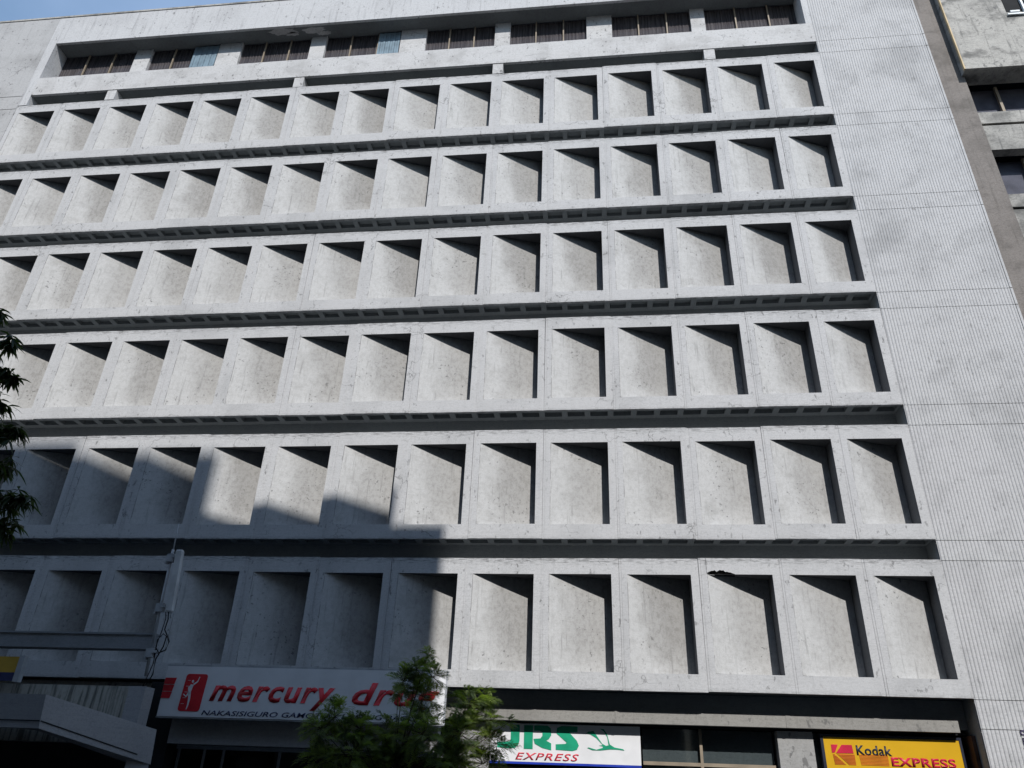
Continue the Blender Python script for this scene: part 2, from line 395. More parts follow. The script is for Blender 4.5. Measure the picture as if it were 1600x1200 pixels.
# backing wall and the coffered undersides between the rows
bx('recess_wall', M['under'], (XL-.3, XR-.002, IN, .9, 3.1, 24.2))
def coffers(z):
    b = MB(); y0, y1, y2, y3 = .088, .14, .42, IN-.002; up = .12
    n = 48; p = (XR-.004-XL)/n; t = .075
    for k in range(n):
        a = XL+k*p; c = a+p; ia, ic = a+t, c-t
        b.poly([(a, y1, z), (c, y1, z), (c, y0, z), (a, y0, z)]); b.poly([(a, y3, z), (c, y3, z), (c, y2, z), (a, y2, z)])
        b.poly([(a, y2, z), (ia, y2, z), (ia, y1, z), (a, y1, z)]); b.poly([(ic, y2, z), (c, y2, z), (c, y1, z), (ic, y1, z)])
        b.poly([(ia, y1, z), (ic, y1, z), (ic, y1, z+up), (ia, y1, z+up)], 1); b.poly([(ic, y2, z), (ia, y2, z), (ia, y2, z+up), (ic, y2, z+up)], 1)
        b.poly([(ia, y2, z), (ia, y1, z), (ia, y1, z+up), (ia, y2, z+up)], 1); b.poly([(ic, y1, z), (ic, y2, z), (ic, y2, z+up), (ic, y1, z+up)], 1)
        b.poly([(ia, y2, z+up), (ic, y2, z+up), (ic, y1, z+up), (ia, y1, z+up)], 1)
    return b
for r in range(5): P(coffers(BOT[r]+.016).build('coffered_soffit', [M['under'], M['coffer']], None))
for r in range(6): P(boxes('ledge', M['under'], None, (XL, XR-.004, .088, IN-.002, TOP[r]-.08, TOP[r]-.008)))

# top storey
ZS0, ZS1, ZF0, ZF1 = 24.0, 24.93, 26.93, 28.5
LX, RX = -28.28, -.12
bx('sill_band', M['sill'], (LX, XR, 0, 1.1, ZS0, ZS1, 0))
bx('slot_shade_soffit', M['loggia'], (LX, XR-.01, .10, .585, ZS0-.012, ZS0-.002)); bx('slot_shade_wall', M['loggia'], (LX, XR-.01, .586, .597, 23.40, ZS0-.013))  # thin dark sheets added to paint in the shade of the slot
for i in (2, 6, 10, 14):
    bx('bracket', M['sill'], (-1.8*i, -1.8*i+.36, .02, .584, 23.50, ZS0-.014))
bx('fascia', M['fascia'], (LX, XR, 0, .10, ZF0, ZF1))
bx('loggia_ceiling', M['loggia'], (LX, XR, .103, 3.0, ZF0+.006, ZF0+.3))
bx('coping', M['neigh'], (XL-6, 3.5, -.025, .4, ZF1+.004, ZF1+.09))
bx('jamb', M['fascia'], (XL-.0, LX-.004, .0, 1.1, TOP[0]+.03, ZF1)); bx('jamb', M['fascia'], (RX, XR, .002, 1.1, ZS1+.003, ZF0-.003))
cols = [(-3.55, .5), (-7.07, .92), (-10.62, .57), (-14.0, .98), (-17.72, .6), (-21.27, .92), (-24.85, .66)]
for cx, w in cols: bx('pillar', M['sill'], (cx-w/2, cx+w/2, .56, 1.05, ZS1+.004, ZF0-.004))
edges = [LX]+[e for cx, w in cols[::-1] for e in (cx-w/2, cx+w/2)]+[RX]
for k in range(0, len(edges), 2):
    a, c = edges[k]+.003, edges[k+1]-.003
    wf = bx('window', M['tan'], (a, c, .60, .65, ZS1+.005, ZS1+.05),
            *[(a+(c-a)*t-.022, a+(c-a)*t+.022, .60, .65, ZS1+.052, ZF0-.03) for t in (.34, .70)])
    g = MB(); g.poly([(a, .66, ZS1+.01), (c, .66, ZS1+.01), (c, .66, ZF0-.01), (a, .66, ZF0-.01)]); g = g.build('pane', M['glass'], wf)
    cu = MB(); n = int((c-a)/.06)
    for q in range(n):
        xa, xb = a+(c-a)*q/n, a+(c-a)*(q+1)/n; ya, yb = .69+.02*(q % 2), .69+.02*((q+1) % 2)
        cu.poly([(xa, ya, ZS1), (xb, yb, ZS1), (xb, yb, ZF0), (xa, ya, ZF0)])
    cu.build('curtain', M['curtain'], wf)
for x0, x1 in ((-22.75, -21.76), (-15.35, -14.52)):
    b = MB(); n = 9
    for q in range(n):
        xa = x0+(x1-x0)*q/n; b.box(xa+.006, xa+(x1-x0)/n-.006, .565+.01*(q % 2), .595, ZS1+.006, ZF0-.08)
    P(b.build('blue_shutter', M['bluepanel'], None))
bx('loggia_back', M['dark'], (LX, RX, 1.06, 1.3, ZS1, ZF0))
# flaking paint on the ceiling of the top storey gallery
for cx, cy, w, d in ((-19.1, .24, .55, .13), (-18.75, .36, .25, .08), (-17.85, .27, .42, .12), (-17.5, .42, .28, .09)):
    b = MB(); q = random.Random(int(cx*100)); n = 26
    rads = [1+.45*(q.random()-.5) for _ in range(n)]
    b.poly([(cx+w*rads[t]*math.cos(t*2*math.pi/n), cy+d*rads[t]*math.sin(t*2*math.pi/n), ZF0+.002) for t in range(n)])
    P(b.build('peeled_patch', M['plain'], None))
# plain wall left of the panels
bx('side_wall', M['plain'], (-36, XL-.006, .0, .9, 0, ZF1-.0))
bx('joint_strip', M['plain'], (-36, XL-.01, -.012, -.002, 23.3, 23.38), (-36, XL-.01, -.012, -.002, 23.98, 24.04))
bx('building_body', M['plain'], (-36, 3.5, 3.1, 16, 0, 28.2), (-36, 3.5, .95, 3.09, 3.4, 24.1))

# ribbed end wall: cast lengths between the joints
RXR = 3.44
lv = [28.5, 24.0]
for r in range(6):
    lv += [TOP[r]-.02, BOT[r]-.02]
lv += [3.08, .0]
def ribs(z0, z1):
    b = MB(); x = XR+.004; n = 43; p = (RXR-x)/n
    for k in range(n):
        a = x+k*p; j = .004*math.sin(k*7.3+z0*3)
        q = [(a, .015), (a+p*.14, .015), (a+p*.34, .001), (a+p*.72, .001), (a+p, .015)]
        for i in range(4): b.poly([(q[i][0], q[i][1], z0), (q[i+1][0], q[i+1][1], z0), (q[i+1][0], q[i+1][1], z1), (q[i][0], q[i][1], z1)])
    b.poly([(x, .015, z1), (RXR, .015, z1), (RXR, .1, z1), (x, .1, z1)]); b.poly([(x, .015, z0), (x, .1, z0), (RXR, .1, z0), (RXR, .015, z0)])
    return b
for k in range(len(lv)-1):
    P(ribs(lv[k+1]+.006, lv[k]-.006).build('ribbed_wall', M['ribbed'], None))
    bx('edge_trim', M['ribbed'], (RXR+.002, 3.5, -.008, .1, lv[k+1]+.012, lv[k]-.012))
bx('end_wall_core', M['under'], (XR+.003, 3.5, .06, 3.0, 0, 28.49))

# ground floor
bx('overhang_soffit', M['loggia'], (XL, XR, .09, 1.6, 3.66, 3.74))
bx('overhang_wall', M['under'], (-17.7, XR-.01, .585, .598, 3.28, 3.655))
bx('lintel_beam', M['beam'], (-11.0, -.17, .40, .62, 3.035, 3.27))
for xj in (-3.62, -7.2): bx('lintel_beam_joint', M['beam'], (xj, xj+.06, .392, .399, 3.035, 3.27))
bx('shop_back_wall', M['dark'], (-17.7, .05, 1.7, 1.9, .14, 3.66))
bx('shop_ceiling', M['dark'], (-17.7, .05, .63, 1.7, 3.0, 3.03))
pil = bx('ground_pillar', M['pillar'], (-3.80, -3.07, .60, 1.1, .14, 2.985))
bx('ground_pillar', M['pillar'], (-10.6, -9.95, .60, 1.1, .14, 2.985))
bx('end_return', M['redbrown'], (.0, .075, .35, 1.7, .14, 2.98))
def shopwin(x0, x1, ztr, mull):
    w = bx('shop_window', M['tan'], (x0, x1, .77, .83, ztr-.04, ztr+.03), *[(x-.03, x+.03, .765, .835, .6, 2.99) for x in mull])
    b = MB(); b.poly([(x0, .82, .3), (x1, .82, .3), (x1, .82, 2.98), (x0, .82, 2.98)]); b.build('pane', M['shopglass'], w)
    b = MB(); n = 30
    for q in range(n):
        a, c = x0+(x1-x0)*q/n, x0+(x1-x0)*(q+1)/n
        b.poly([(a, 0.88+.004*(q % 2), .3), (c, 0.88+.004*((q+1) % 2), .3), (c, 0.88+.004*((q+1) % 2), 2.98), (a, 0.88+.004*(q % 2), 2.98)])
    b.build('blind', M['steel'], w)
shopwin(-6.62, -3.86, 2.30, (-5.38,))
shopwin(-9.9, -6.66, 2.10, (-8.3,))
shopwin(-3.05, .0, 2.10, (-1.5,))
# drugstore front under its sign
bx('drugstore_fascia', M['canopy'], (-16.95, -10.95, -.20, .1, 2.33, 2.84))
dw = bx('drugstore_front', M['steel'], (-17.0, -10.9, .35, .40, 2.25, 2.33), *[(x, x+.05, .35, .40, .14, 2.25) for x in (-16.95, -16.35, -15.9, -14.6, -13.3, -12.0)])
b = MB(); b.poly([(-17, .38, .14), (-10.9, .38, .14), (-10.9, .38, 2.25), (-17, .38, 2.25)]); b.build('pane', M['shopglass'], dw)
bx('fascia_cover', M['rubber'], (-13.35, -13.2, -.215, -.201, 2.37, 2.41))
bx('dark_gap_fill', M['dark'], (-17.75, -17.05, -.0, 1.6, .14, 3.6))  # near-black block painting in the shade of the gap beside the drugstore
bx('lower_wall', M['plain'], (-30, -17.8, .3, .9, .14, 3.6))

# ------------------------------------------------------------ signs
sg = thing('shop_sign', 'long white signboard with red lettering and red runner logo above the drugstore', 'sign', (-14, -.5, 2.8))
sgi = Matrix.Translation((14, .5, -2.8))
def Q(o, root, inv): o.parent = root; o.matrix_parent_inverse = inv; return o
x0, x1, z0, z1 = -17.17, -10.80, 2.845, 3.88
Q(boxes('board', M['signwhite'], None, (x0, x1, -.5, -.28, z0, z1)), sg, sgi)
Q(boxes('trim', M['galv'], None, (x0-.02, x1+.02, -.49, -.27, z1+.002, z1+.03), (x0-.02, x1+.02, -.49, -.27, z0-.03, z0-.002)), sg, sgi)
def rpoly(name, mat, root, inv, pts, y, th=.006):
    b = MB(); b.prism(pts, y-th, y); return Q(b.build(name, mat, None), root, inv)
Y = -.501
def slant(xa, xb, za, zb, k=.22): return [(xa, za), (xb, za), (xb+(zb-za)*k, zb), (xa+(zb-za)*k, zb)]
# red rounded parallelogram
def rounded(xa, xb, za, zb, k, r):
    pts = []
    for (cx, cz, a0) in ((xa+r, za+r, 180), (xb-r, za+r, 270), (xb-r, zb-r, 0), (xa+r, zb-r, 90)):
        for t in range(5):
            a = math.radians(a0+t*22.5); px, pz = cx+r*math.cos(a), cz+r*math.sin(a)
            pts.append((px+(pz-za)*k, pz))
    return pts
rpoly('emblem', M['red'], sg, sgi, rounded(-16.72, -16.22, 2.955, 3.72, .06, .06), Y)
b = MB()
for k in range(3):
    za = 3.21+k*.145
    b.prism([(-17.165, za), (-16.965+k*.02, za), (-16.94+k*.02, za+.132), (-17.165, za+.132)], Y-.006, Y)
Q(b.build('speed_stripes', M['red'], None), sg, sgi)
b = MB()   # white running figure
for pts, rr in (([(-16.36, 3.66), (-16.39, 3.56), (-16.47, 3.50)], [.008, .012, .018]), ([(-16.50, 3.50), (-16.52, 3.40), (-16.53, 3.32)], [.035, .034, .03]),
                ([(-16.52, 3.33), (-16.50, 3.20), (-16.505, 3.06), (-16.52, 2.99)], [.03, .024, .014, .008]), ([(-16.54, 3.33), (-16.585, 3.25), (-16.66, 3.30)], [.024, .016, .009]),
                ([(-16.53, 3.48), (-16.57, 3.43), (-16.555, 3.36)], [.014, .012, .008])):
    L_, R_ = [], []
    for i, (px, pz) in enumerate(pts):
        q0 = pts[max(i-1, 0)]; q1 = pts[min(i+1, len(pts)-1)]; dx, dz = q1[0]-q0[0], q1[1]-q0[1]; l = math.hypot(dx, dz); nx, nz_ = -dz/l*rr[i], dx/l*rr[i]
        L_.append((px+nx, pz+nz_)); R_.append((px-nx, pz-nz_))
    b.prism(L_+R_[::-1], Y-.011, Y-.0065)
b.prism([(-16.50+.026*math.cos(t*.785), 3.565+.032*math.sin(t*.785)) for t in range(8)], Y-.011, Y-.0065)
for k in range(5): b.prism([(-16.67+k*.012, 3.10+k*.12), (-16.60+k*.012, 3.10+k*.12), (-16.60+k*.012, 3.107+k*.12), (-16.67+k*.012, 3.107+k*.12)], Y-.009, Y-.0065)
Q(b.build('emblem_figure', M['signwhite'], None), sg, sgi)
t = text('lettering', 'mercury', M['red'], None, -16.04, -13.22, 3.03, 3.50, Y, .28, .026, spacing=1.12); Q(t, sg, sgi)
t = text('lettering', 'drug', M['red'], None, -12.82, -10.92, 3.03, 3.62, Y, .28, .026, spacing=1.12); Q(t, sg, sgi)
t = text('slogan', 'NAKASISIGURO GAMOT AY LAGING BAGO', M['navy'], None, -16.15, -11.35, 2.885, 2.985, Y, .22, .004); Q(t, sg, sgi)

js = thing('shop_sign', 'white signboard with green and red lettering, a green bird and a blue lower edge', 'sign', (-8.3, .53, 2.2))
jsi = Matrix.Translation((8.3, -.53, -2.2))
Q(boxes('board', M['signwhite'], None, (-9.93, -6.67, .63, .70, 2.235, 2.99)), js, jsi)
Q(boxes('trim', M['bluetrim'], None, (-9.93, -6.67, .625, .71, 2.19, 2.233)), js, jsi)
Y = .629
gx = lambda u: -9.93+(u-768)/234*3.26   # letter outlines laid out along the board's width
gz = lambda v: 2.985-(v-1134)/52*.70
def lp(*uv): return [(gx(u), gz(v)) for u, v in uv]
b = MB()
b.prism(lp((779,1170),(779,1162),(798,1161),(800,1158),(800,1136),(814,1136),(814,1160),(812,1166),(807,1170),(800,1171)), Y-.006, Y)
b.prism(lp((821,1171),(821,1136),(835,1136),(835,1171)), Y-.006, Y)
b.prism(lp((837,1136),(858,1136),(863,1140),(864,1150),(860,1156),(856,1158),(864,1162),(864,1172),(850,1169),(838,1163),(836,1156),(847,1155),(850,1151),(850,1146),(846,1144),(837,1144)), Y-.006, Y)
b.prism(lp((871,1171),(871,1163),(886,1162),(888,1160),(872,1147),(873,1139),(880,1136),(905,1136),(905,1144),(892,1145),(904,1157),(907,1164),(904,1170),(897,1172)), Y-.006, Y)
Q(b.build('lettering', M['green'], None), js, jsi)
t = text('lettering', 'EXPRESS', M['signred'], None, gx(808), gx(907), gz(1187), gz(1176.5), Y, .30, .012, spacing=1.15); Q(t, js, jsi)
b = MB()
b.prism(lp((920,1167),(922,1166),(934,1169),(944,1166),(944,1164),(938,1163),(944,1162),(934,1152),(925,1147),(918,1146),(922,1143),(930,1142),(936,1150),(943,1160),(949,1163),(953,1162),(951,1150),(946,1142),(940,1138),(946,1139),(951,1146),(955,1161),(962,1165),(975,1167),(977,1169),(966,1168),(955,1168),(940,1170),(928,1170)), Y-.006, Y)
Q(b.build('bird_emblem', M['green'], None), js, jsi)

ks = thing('shop_sign', 'yellow signboard with black and red lettering and a red letter emblem', 'sign', (-1.5, .6, 2.0))
ksi = Matrix.Translation((1.5, -.6, -2.0))
Q(boxes('board', M['yellow'], None, (-2.87, -.17, .58, .68, 2.0, 2.90)), ks, ksi)
Q(boxes('frame', M['black'], None, (-2.93, -2.872, .57, .69, 1.97, 2.95), (-.168, -.11, .57, .69, 1.97, 2.95), (-2.87, -.17, .57, .69, 2.902, 2.95)), ks, ksi)
Y = .579
hx = lambda u: -2.87+(u-1287)/213*2.70
hz = lambda v: 2.90-(v-1153)/47*.57
def kp(*uv): return [(hx(u), hz(v)) for u, v in uv]
b = MB()
b.prism(kp((1298,1165),(1309,1165),(1303,1177),(1298,1178)), Y-.006, Y)
b.prism(kp((1315,1165),(1331,1165),(1332,1178),(1304,1178.5)), Y-.006, Y)
Q(b.build('emblem', M['kred'], None), ks, ksi)
b = MB()
for k in range(8):
    v = 1179.6+k*2.1; l = 1305+k*2.1
    b.prism(kp((1299+k*.15, v), (l-3.5, v), (l-2.5, v+1.5), (1299+k*.15, v+1.5)) if k > 0 else kp((1299, v), (1302, v), (1302, v+1.5), (1299, v+1.5)), Y-.006, Y)
    b.prism(kp((l+1, v), (1333, v), (1333.2, v+1.5), (l+2.4, v+1.5)), Y-.006, Y)
    b.prism(kp((1340+k*.2, v), (1385, v), (1385, v+1.2), (1340+k*.2, v+1.2)), Y-.006, Y)
Q(b.build('emblem_stripes', M['orange'], None), ks, ksi)
t = text('lettering', 'Kodak', M['black'], None, hx(1337), hx(1392), hz(1180.5), hz(1165), Y, 0, .022, spacing=1.04); Q(t, ks, ksi)
t = text('lettering', 'EXPRESS', M['kred'], None, hx(1389), hx(1488), hz(1196), hz(1182), Y, 0, .035, spacing=1.08); Q(t, ks, ksi)

# partly visible purple lettering painted low on the ribbed wall
b = MB()
for (z, segs) in ((2.99, ((0, 0, .08, .02), (0, 0, .02, .09), (0, .07, .1, .02))), (2.82, ((.01, 0, .02, .12), (.01, .05, .09, .02), (.01, .1, .09, .02))), (2.66, ((0, 0, .08, .02), (.06, 0, .02, .12), (0, .1, .08, .02)))):
    for (a, c, w, h) in segs: b.box(.80+a, .80+a+w, -.012, -.006, z+c, z+c+h)
o = P(b.build('painted_marks', M['purple'], None)); o['label'] = 'small purple marks painted on the ribbed wall'

# ------------------------------------------------------------ left: walkway beam, canopy, parapet, antenna, sign
bm_ = thing('walkway_beam', 'grey steel beam spanning in front of the shaded lower left panels', 'beam', (-21, -1.2, 4.15))
iv = Matrix.Translation((21, 1.2, -4.15))
Q(boxes('web', M['steel'], None, (-30, -17.27, -1.2, -1.02, 4.16, 4.42)), bm_, iv)
Q(boxes('flange', M['steel'], None, (-30, -17.26, -1.23, -.9, 4.422, 4.46), (-30, -17.26, -1.23, -.9, 4.12, 4.158)), bm_, iv)
Q(boxes('post', M['steel'], None, (-24.1, -23.8, -1.15, -.95, .14, 4.118)), bm_, iv)
Q(boxes('wall_tie', M['steel'], None, (-22.6, -22.4, -.9, -.01, 4.2, 4.36)), bm_, iv)

an = thing('cell_antenna', 'pale panel antenna on a galvanised pole with looped black cable', 'antenna', (-17.4, -1.32, 3.7))
iv = Matrix.Translation((17.4, 1.32, -3.7))
b = MB(); b.tube([(-17.15, -1.34, 3.55), (-17.25, -1.34, 6.3)], .032, 10); b.tube([(-17.25, -1.34, 6.3), (-17.27, -1.34, 6.92)], [.02, .006], 8)
Q(b.build('pole', M['galv'], None, True), an, iv)
b = MB(); pts = [(-17.30, -1.50), (-17.12, -1.50), (-17.09, -1.44), (-17.12, -1.37), (-17.30, -1.37), (-17.32, -1.44)]; zs = (4.87, 4.9, 6.22, 6.26)
for k in range(3):
    s0 = .8 if k == 0 else 1; s1 = .8 if k == 2 else 1; c = (-17.205, -1.44); l0, l1 = .30-(zs[k]-4.87)*.075, .30-(zs[k+1]-4.87)*.075
    A = [(l0+c[0]+(p[0]-c[0])*s0*.78, c[1]+(p[1]-c[1])*s0, zs[k]) for p in pts]; B_ = [(l1+c[0]+(p[0]-c[0])*s1*.78, c[1]+(p[1]-c[1])*s1, zs[k+1]) for p in pts]
    for i in range(6): b.poly([A[i], A[(i+1) % 6], B_[(i+1) % 6], B_[i]])
    if k == 0: b.poly(A[::-1])
    if k == 2: b.poly(B_)
Q(b.build('radome', M['radome'], None), an, iv)
for z in (4.98, 6.1, 4.02):
    px_ = -17.15-(z-3.55)*.036
    Q(boxes('clamp', M['galv'], None, (px_-.09, px_+.09, -1.40, -1.28, z-.09, z+.09), (px_-.10, px_-.06, -1.41, -1.27, z-.13, z-.10), (px_+.05, px_+.17, -1.42, -1.27, z+.0, z+.05)), an, iv)
def sh(pts, dx): return [(x+dx, y, z) for x, y, z in pts]
b = MB(); b.tube(sh([(-17.19, -1.44, 4.88), (-17.17, -1.42, 4.72), (-17.19, -1.42, 4.5), (-17.1, -1.42, 4.38), (-17.02, -1.42, 4.25), (-17.05, -1.42, 4.08), (-17.2, -1.4, 4.02), (-17.32, -1.36, 4.12), (-17.33, -1.36, 4.3), (-17.22, -1.38, 4.42), (-17.12, -1.40, 4.36), (-17.15, -1.38, 4.15), (-17.3, -1.3, 3.9), (-17.34, -1.2, 3.6), (-17.5, -1.1, 3.4)], .26), .014, 6)
b.tube(sh([(-17.26, -1.43, 4.88), (-17.24, -1.40, 4.74), (-17.27, -1.38, 4.5), (-17.33, -1.35, 4.2), (-17.32, -1.32, 3.8), (-17.5, -1.2, 3.35)], .26), .010, 6)
Q(b.build('cable', M['rubber'], None, True), an, iv)
b = MB(); b.tube(sh([(-17.09, -1.42, 4.87), (-17.08, -1.42, 4.74)], .22), .018, 8); Q(b.build('connector', M['galv'], None, True), an, iv)

ys = thing('hoarding_sign', 'mustard yellow and navy sign board with grey frame at the left edge', 'sign', (-20.5, -2.2, 3.3))
iv = Matrix.Translation((20.5, 2.2, -3.3))
Q(boxes('upper_board', M['mustard'], None, (-22.0, -19.5, -2.2, -2.12, 3.46, 3.77)), ys, iv)
Q(boxes('lower_board', M['navy'], None, (-22.0, -19.5, -2.2, -2.12, 3.30, 3.458)), ys, iv)
Q(boxes('frame', M['galv'], None, (-19.498, -19.38, -2.22, -2.1, 3.28, 3.79)), ys, iv)

pw = thing('parapet_wall', 'rain streaked concrete parapet above the entrance canopy', 'wall', (-19, -2, .14))
iv = Matrix.Translation((19, 2, -.14))
Q(boxes('wall', M['stained'], None, (-24, -17.02, -2.0, -1.8, 2.21, 3.27)), pw, iv)
Q(boxes('end_pier', M['canopy'], None, (-17.016, -16.66, -2.05, -1.7, 2.21, 3.27)), pw, iv)
Q(boxes('dark_void_backing', M['dark'], None, (-24, -16.63, -2.04, -1.9, .14, 2.2)), pw, iv)  # near-black sheet painting in the darkness under the canopy

cn = thing('entrance_canopy', 'thick grey concrete canopy with a cranked edge sloping down to the right', 'canopy', (-17, -4, .14))
iv = Matrix.Translation((17, 4, -.14))
def cen(b):
    A, B_, C_ = (-22, -5, 2.80), (-16.62, -5, 2.79), (-15.90, -2.6, 2.452)
    a, b_, c = (-22, -5, 2.285), (-16.572, -5, 2.279), (-15.86, -2.6, 1.86)
    b.poly([a, b_, B_, A]); b.poly([b_, c, C_, B_])
    # top and inner faces, thickness towards the building
    t1 = [(-22, -2.1, 2.80), (-16.4, -2.1, 2.45)]
    b.poly([A, B_, C_, t1[1], t1[0]])
    ia, ib, ic = (-22, -4.75, 2.285), (-16.85, -4.75, 2.279), (-16.2, -2.75, 1.86)
    b.poly([a, ia, ib, b_]); b.poly([b_, ib, ic, c])
    ua, ub, uc = (-22, -4.75, 2.6), (-16.85, -4.75, 2.59), (-16.2, -2.75, 2.25)
    b.poly([ia, ua, ub, ib]); b.poly([ib, ub, uc, ic]); b.poly([ua, (-22, -2.1, 2.6), (-16.4, -2.1, 2.25), uc, ub])
    b.poly([c, ic, uc, (-16.4, -2.1, 2.25), t1[1], C_])
Q(part('slab', M['canopy'], None, cen), cn, iv)
b = MB(); b.poly([(-22, -5.012, 2.385), (-16.58, -5.012, 2.38), (-16.583, -5.012, 2.40), (-22, -5.012, 2.405)])
b.poly([(-16.568, -5.0, 2.38), (-15.96, -2.95, 2.0), (-15.963, -2.95, 2.02), (-16.571, -5.0, 2.40)]); Q(b.build('drip_groove', M['dark'], None), cn, iv)
def leg(b):
    pts = [(-16.13, -2.98), (-15.88, -2.62), (-16.1, -2.3), (-16.4, -2.5)]
    for i in range(4):
        p, q = pts[i], pts[(i+1) % 4]; b.poly([(p[0], p[1], .14), (q[0], q[1], .14), (q[0], q[1], 1.95), (p[0], p[1], 1.95)])
Q(part('end_post', M['canopy'], None, leg), cn, iv)
Q(boxes('post', M['canopy'], None, (-19.5, -19.2, -4.6, -4.3, .14, 2.59)), cn, iv)

# ------------------------------------------------------------ neighbour on the right
nb = thing('neighbour_building', 'weathered building at the right edge with brown pier, stained balcony block and dark window bands', 'building', (6, 0, .14))
iv = Matrix.Translation((-6, 0, -.14))
N = lambda n, m, *bs: Q(boxes(n, m, None, *bs), nb, iv)
N('pier', M['brown'], (3.504, 4.24, .015, 2.5, 0, 30))
N('balcony_block', M['neigh'], (4.17, 14, -.27, .4, 21.9, 29))
N('edge_strip', M['tanlight'], (4.135, 4.168, -.275, -.2, 21.9, 29))
f0 = 20.37
for k in range(6):
    z = f0-3.29*k
    N('spandrel', M['neigh'], (4.242, 14, .1, .4, z-.47, z))
    N('spandrel', M['neigh'], (4.242, 14, .1, .4, z-1.56, z-.57))
    N('joint', M['dark'], (4.242, 14, .16, .4, z-.568, z-.472))
    top = z+1.42+.1 if k == 0 else z+1.73
    b = MB(); b.poly([(4.244, .60, z-.3), (14, .60, z-.3), (14, .60, top), (4.244, .60, top)]); w = Q(b.build('window', M['glass'], None), nb, iv)
    for x in (5.3, 6.3, 7.3, 8.3, 9.3, 10.3): boxes('mullion', M['tan'], w, (x, x+.08, .48, .56, z-.3, top-.02))
    b = MB(); b.poly([(4.244, .64, z-.3), (14, .64, z-.3), (14, .64, top), (4.244, .64, top)]); g = b.build('blind', M['greyblind'], w)
    N('window_sill', M['neigh'], (4.242, 14, .402, .47, z-.35, z-.3))
N('back_wall', M['dark'], (4.25, 14, 1.5, 2.4, 0, 29))
N('upper_window', M['dark'], (6.02, 7.9, -.285, -.272, 24.42, 26.5))
for bxs in ((6.0, 7.8, -.34, -.287, 24.22, 24.28), (6.1, 6.38, -.34, -.287, 24.34, 24.41), (6.50, 6.56, -.36, -.29, 24.3, 26.3), (6.66, 6.71, -.36, -.29, 24.3, 26.3)):
    N('window_frame', M['whiteframe'], bxs)

# ------------------------------------------------------------ street side behind the viewer (casts the stepped shade)
def tower(label, x0, y0, y1, outline_top, xr):
    t = thing('shade_building', label, 'building', ((x0+xr)/2, y0, .14)); ivt = Matrix.Translation((-(x0+xr)/2, -y0, -.14))
    b = MB(); b.prism([(x0, .14)]+[(xr, .14)]+outline_top[::-1], y1, y0); Q(b.build('walls', M['far'], None), t, ivt)
    k = 0
    z = 4.5
    while z < outline_top[0][1]-3:
        g = boxes('window_band', M['shopglass'], None, (x0+2, xr-1.4, y0+.004, y0+.03, z, z+1.5)); Q(g, t, ivt); z += 3.4
tower('grey office block across the street behind the camera', -60, -20, -31, [(-60, 27.3), (-14.0, 27.3), (-9.94, 27.45), (-5.04, 28.0), (-5.038, 27.03), (-3.74, 27.03)], -3.74)
rb = thing('shade_building', 'added lower grey building behind the camera, blocking sky and street bounce', 'building', (18, -20, .14)); ivr = Matrix.Translation((-18, 20, -.14))  # unseen block added to cut sky light and ground bounce on the facade
Q(boxes('walls', M['far'], None, (-2.35, 40, -31, -20, .14, 20.6)), rb, ivr)
Q(boxes('roof_cap', M['far'], None, (-2.4, 40, -31.05, -19.95, 20.604, 20.75)), rb, ivr)
for k in range(5): Q(boxes('window_band', M['shopglass'], None, (-1.2, 39, -19.99, -19.96, 4.5+3.3*k, 6.0+3.3*k)), rb, ivr)
tower('tall grey tower rising behind the street block', -60, -32, -46, [(-60, 41.2), (-9.66, 41.2), (-9.658, 40.85), (-5.51, 40.85)], -5.51)

# ------------------------------------------------------------ trees
def frond(b, p, d, up, ln, rr):
    n = 11; side = d.cross(up).normalized(); pts = []
    for i in range(n+1):
        t = i/n; pts.append(p + d*ln*t + Vector((0, 0, -1))*ln*.35*t*t)
    for i in range(n): # rachis
        w = side*.0022; b.poly([pts[i]-w, pts[i]+w, pts[i+1]+w, pts[i+1]-w])
    for i in range(1, n+1):
        t = i/n; l = ln*(.30*math.sin(math.pi*(.15+.8*t))+.03)
        ax = (pts[i]-pts[i-1]).normalized()
        for s in (-1, 1):
            tip = pts[i] + (side*s*.9+ax*.55+up*rr.uniform(-.15, .2)).normalized()*l; w = ax*l*.13; mid = (pts[i]+tip)*.5
            b.poly([pts[i], mid+w, tip, mid-w])
CROWN = [(-10.54, -3.66, 3.71, 0.17), (-10.75, -3.55, 3.48, 0.27), (-10.38, -3.85, 3.32, 0.22), (-10.93, -3.69, 3.27, 0.27), (-10.62, -3.42, 3.05, 0.47), (-11.07, -3.42, 3.09, 0.17), (-12.0, -3.96, 2.64, 0.32), (-11.55, -3.9, 2.47, 0.29), (-12.2, -4.01, 2.45, 0.32), (-11.14, -3.74, 2.4, 0.41), (-10.43, -4.03, 2.4, 0.68), (-9.76, -3.73, 2.88, 0.39), (-9.51, -3.6, 3.04, 0.22), (-9.82, -3.86, 2.43, 0.57), (-9.39, -3.58, 2.66, 0.26), (-9.25, -3.64, 2.31, 0.26), (-11.59, -4.03, 2.08, 0.57), (-10.91, -3.66, 1.92, 0.7), (-10.0, -3.87, 1.95, 0.68), (-12.22, -3.76, 2.02, 0.35), (-9.02, -3.85, 2.64, 0.08), (-9.46, -3.56, 2.02, 0.36)]
ft = thing('feathery_tree', 'small street tree with feathery green foliage in front of the white drugstore sign', 'tree', (-10.9, -3.8, .14))
iv = Matrix.Translation((10.9, 3.8, -.14))
rr = random.Random(4); cb = MB(); tb = MB()
base = Vector((-10.9, -3.8, 1.5))
tb.tube([(-10.95, -3.8, .14), (-10.9, -3.82, .9), base], [.085, .07, .055], 9)
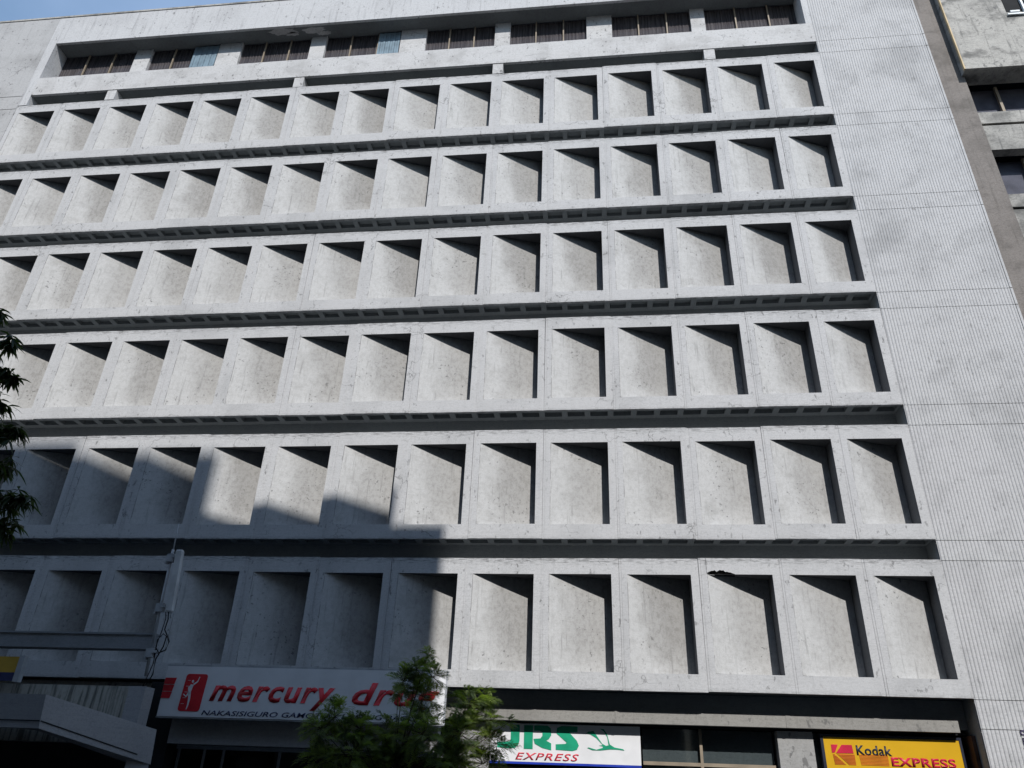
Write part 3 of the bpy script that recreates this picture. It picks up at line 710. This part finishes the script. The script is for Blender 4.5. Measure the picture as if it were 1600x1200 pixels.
for (x, y, z, r) in CROWN:
    r *= .80
    c = Vector((x, y, z+.02)); mid = base.lerp(c, .5)+Vector((rr.uniform(-.1, .1), rr.uniform(-.1, .1), -.05))
    tb.tube([base, mid, c], [.02, .011, .004], 6)
    for k in range(int(5+r*62)):
        u = Vector((rr.gauss(0, 1), rr.gauss(0, 1), rr.gauss(.25, .9))).normalized()
        q0 = c+u*r*.1; tl = r*rr.uniform(.45, .95); q1 = q0+u*tl
        if k % 2 == 0: tb.tube([q0, q1], [.005, .002], 4)
        for w in range(3+int(tl*13)):
            t = rr.random()**.6; a = rr.uniform(0, 2*math.pi)
            d = (u*.8+Vector((math.cos(a), math.sin(a), rr.uniform(-.2, .45)))*.8).normalized()
            up = Vector((rr.uniform(-.4, .4), rr.uniform(-.4, .4), 1)).normalized()
            frond(cb, q0+(q1-q0)*t, d, up, rr.uniform(.16, .31)*(1 if r > .16 else .65), rr)
    for k in range(4):
        u = Vector((rr.gauss(0, 1), rr.gauss(0, 1), rr.uniform(-.2, 1))).normalized()
        tb.tube([c, c+u*r*.8], [.007, .002], 5)
Q(tb.build('trunk', M['bark'], None, True), ft, iv); Q(cb.build('crown', M['feather'], None), ft, iv)

MANGO = [(-15.22,-10.02,6.86,0.12),(-14.81,-10.14,6.31,0.19),(-14.84,-9.98,5.98,0.21),(-14.77,-9.89,5.94,0.14),(-14.64,-10.08,5.48,0.21),(-14.4,-10.11,5.04,0.29),(-14.3,-10.04,5.15,0.16),(-14.5,-9.83,4.75,0.3),(-14.3,-9.81,4.35,0.33),(-14.01,-9.93,4.31,0.19),(-14.18,-9.84,4.0,0.25),(-15.37,-9.86,6.35,0.41),(-14.89,-10.05,5.41,0.43),(-14.44,-10.16,4.53,0.45),(-14.3,-9.94,3.93,0.36)]
mt = thing('long_leaved_tree', 'dark tree with long drooping leaves reaching in at the left edge', 'tree', (-16.6, -10, 0))
iv = Matrix.Translation((16.6, 10, 0))
cb = MB(); tb = MB(); fork = Vector((-16.3, -10, 3.0))
tb.tube([(-16.6, -10, 0), (-16.55, -10, 1.6), fork, (-16.1, -10, 5.0)], [.2, .17, .13, .07], 10)
ex = [(-15.9+rr.uniform(-.7, .5), -10+rr.uniform(-.9, .9), rr.uniform(3.7, 7.0), rr.uniform(.35, .55)) for _ in range(16)]
for (x, y, z, r) in [(x-.08, y, z+.10, r*.85) for x, y, z, r in MANGO]+ex:
    c = Vector((x, y, z)); st = Vector((-16.2, -10, min(z-.3, 4.6)))
    tb.tube([st, st.lerp(c, .5)+Vector((0, 0, .12)), c], [.03, .018, .007], 6)
    for k in range(int(4+r*42)):
        u = Vector((rr.gauss(0, 1), rr.gauss(0, 1), rr.gauss(0, 1))).normalized(); p = c+u*r*rr.random()**.6*.75
        tb.tube([c, p], [.006, .003], 4)
        for q in range(rr.randint(6, 10)):
            a = rr.uniform(0, 2*math.pi); d = Vector((math.cos(a), math.sin(a), rr.uniform(-.9, .35))).normalized()
            l = rr.uniform(.12, .21); s = d.cross(Vector((0, 0, 1))).normalized()
            s = (s+Vector((0, 0, rr.uniform(-.5, .5)))).normalized()
            pts = [p+d*l*t+Vector((0, 0, -1))*l*.4*t*t for t in (0, .35, .7, 1)]; ws = (.002, .019, .015, .001)
            for i in range(3): cb.poly([pts[i]-s*ws[i], pts[i]+s*ws[i], pts[i+1]+s*ws[i+1], pts[i+1]-s*ws[i+1]])
Q(tb.build('trunk', M['bark'], None, True), mt, iv); Q(cb.build('crown', M['mango'], None), mt, iv)
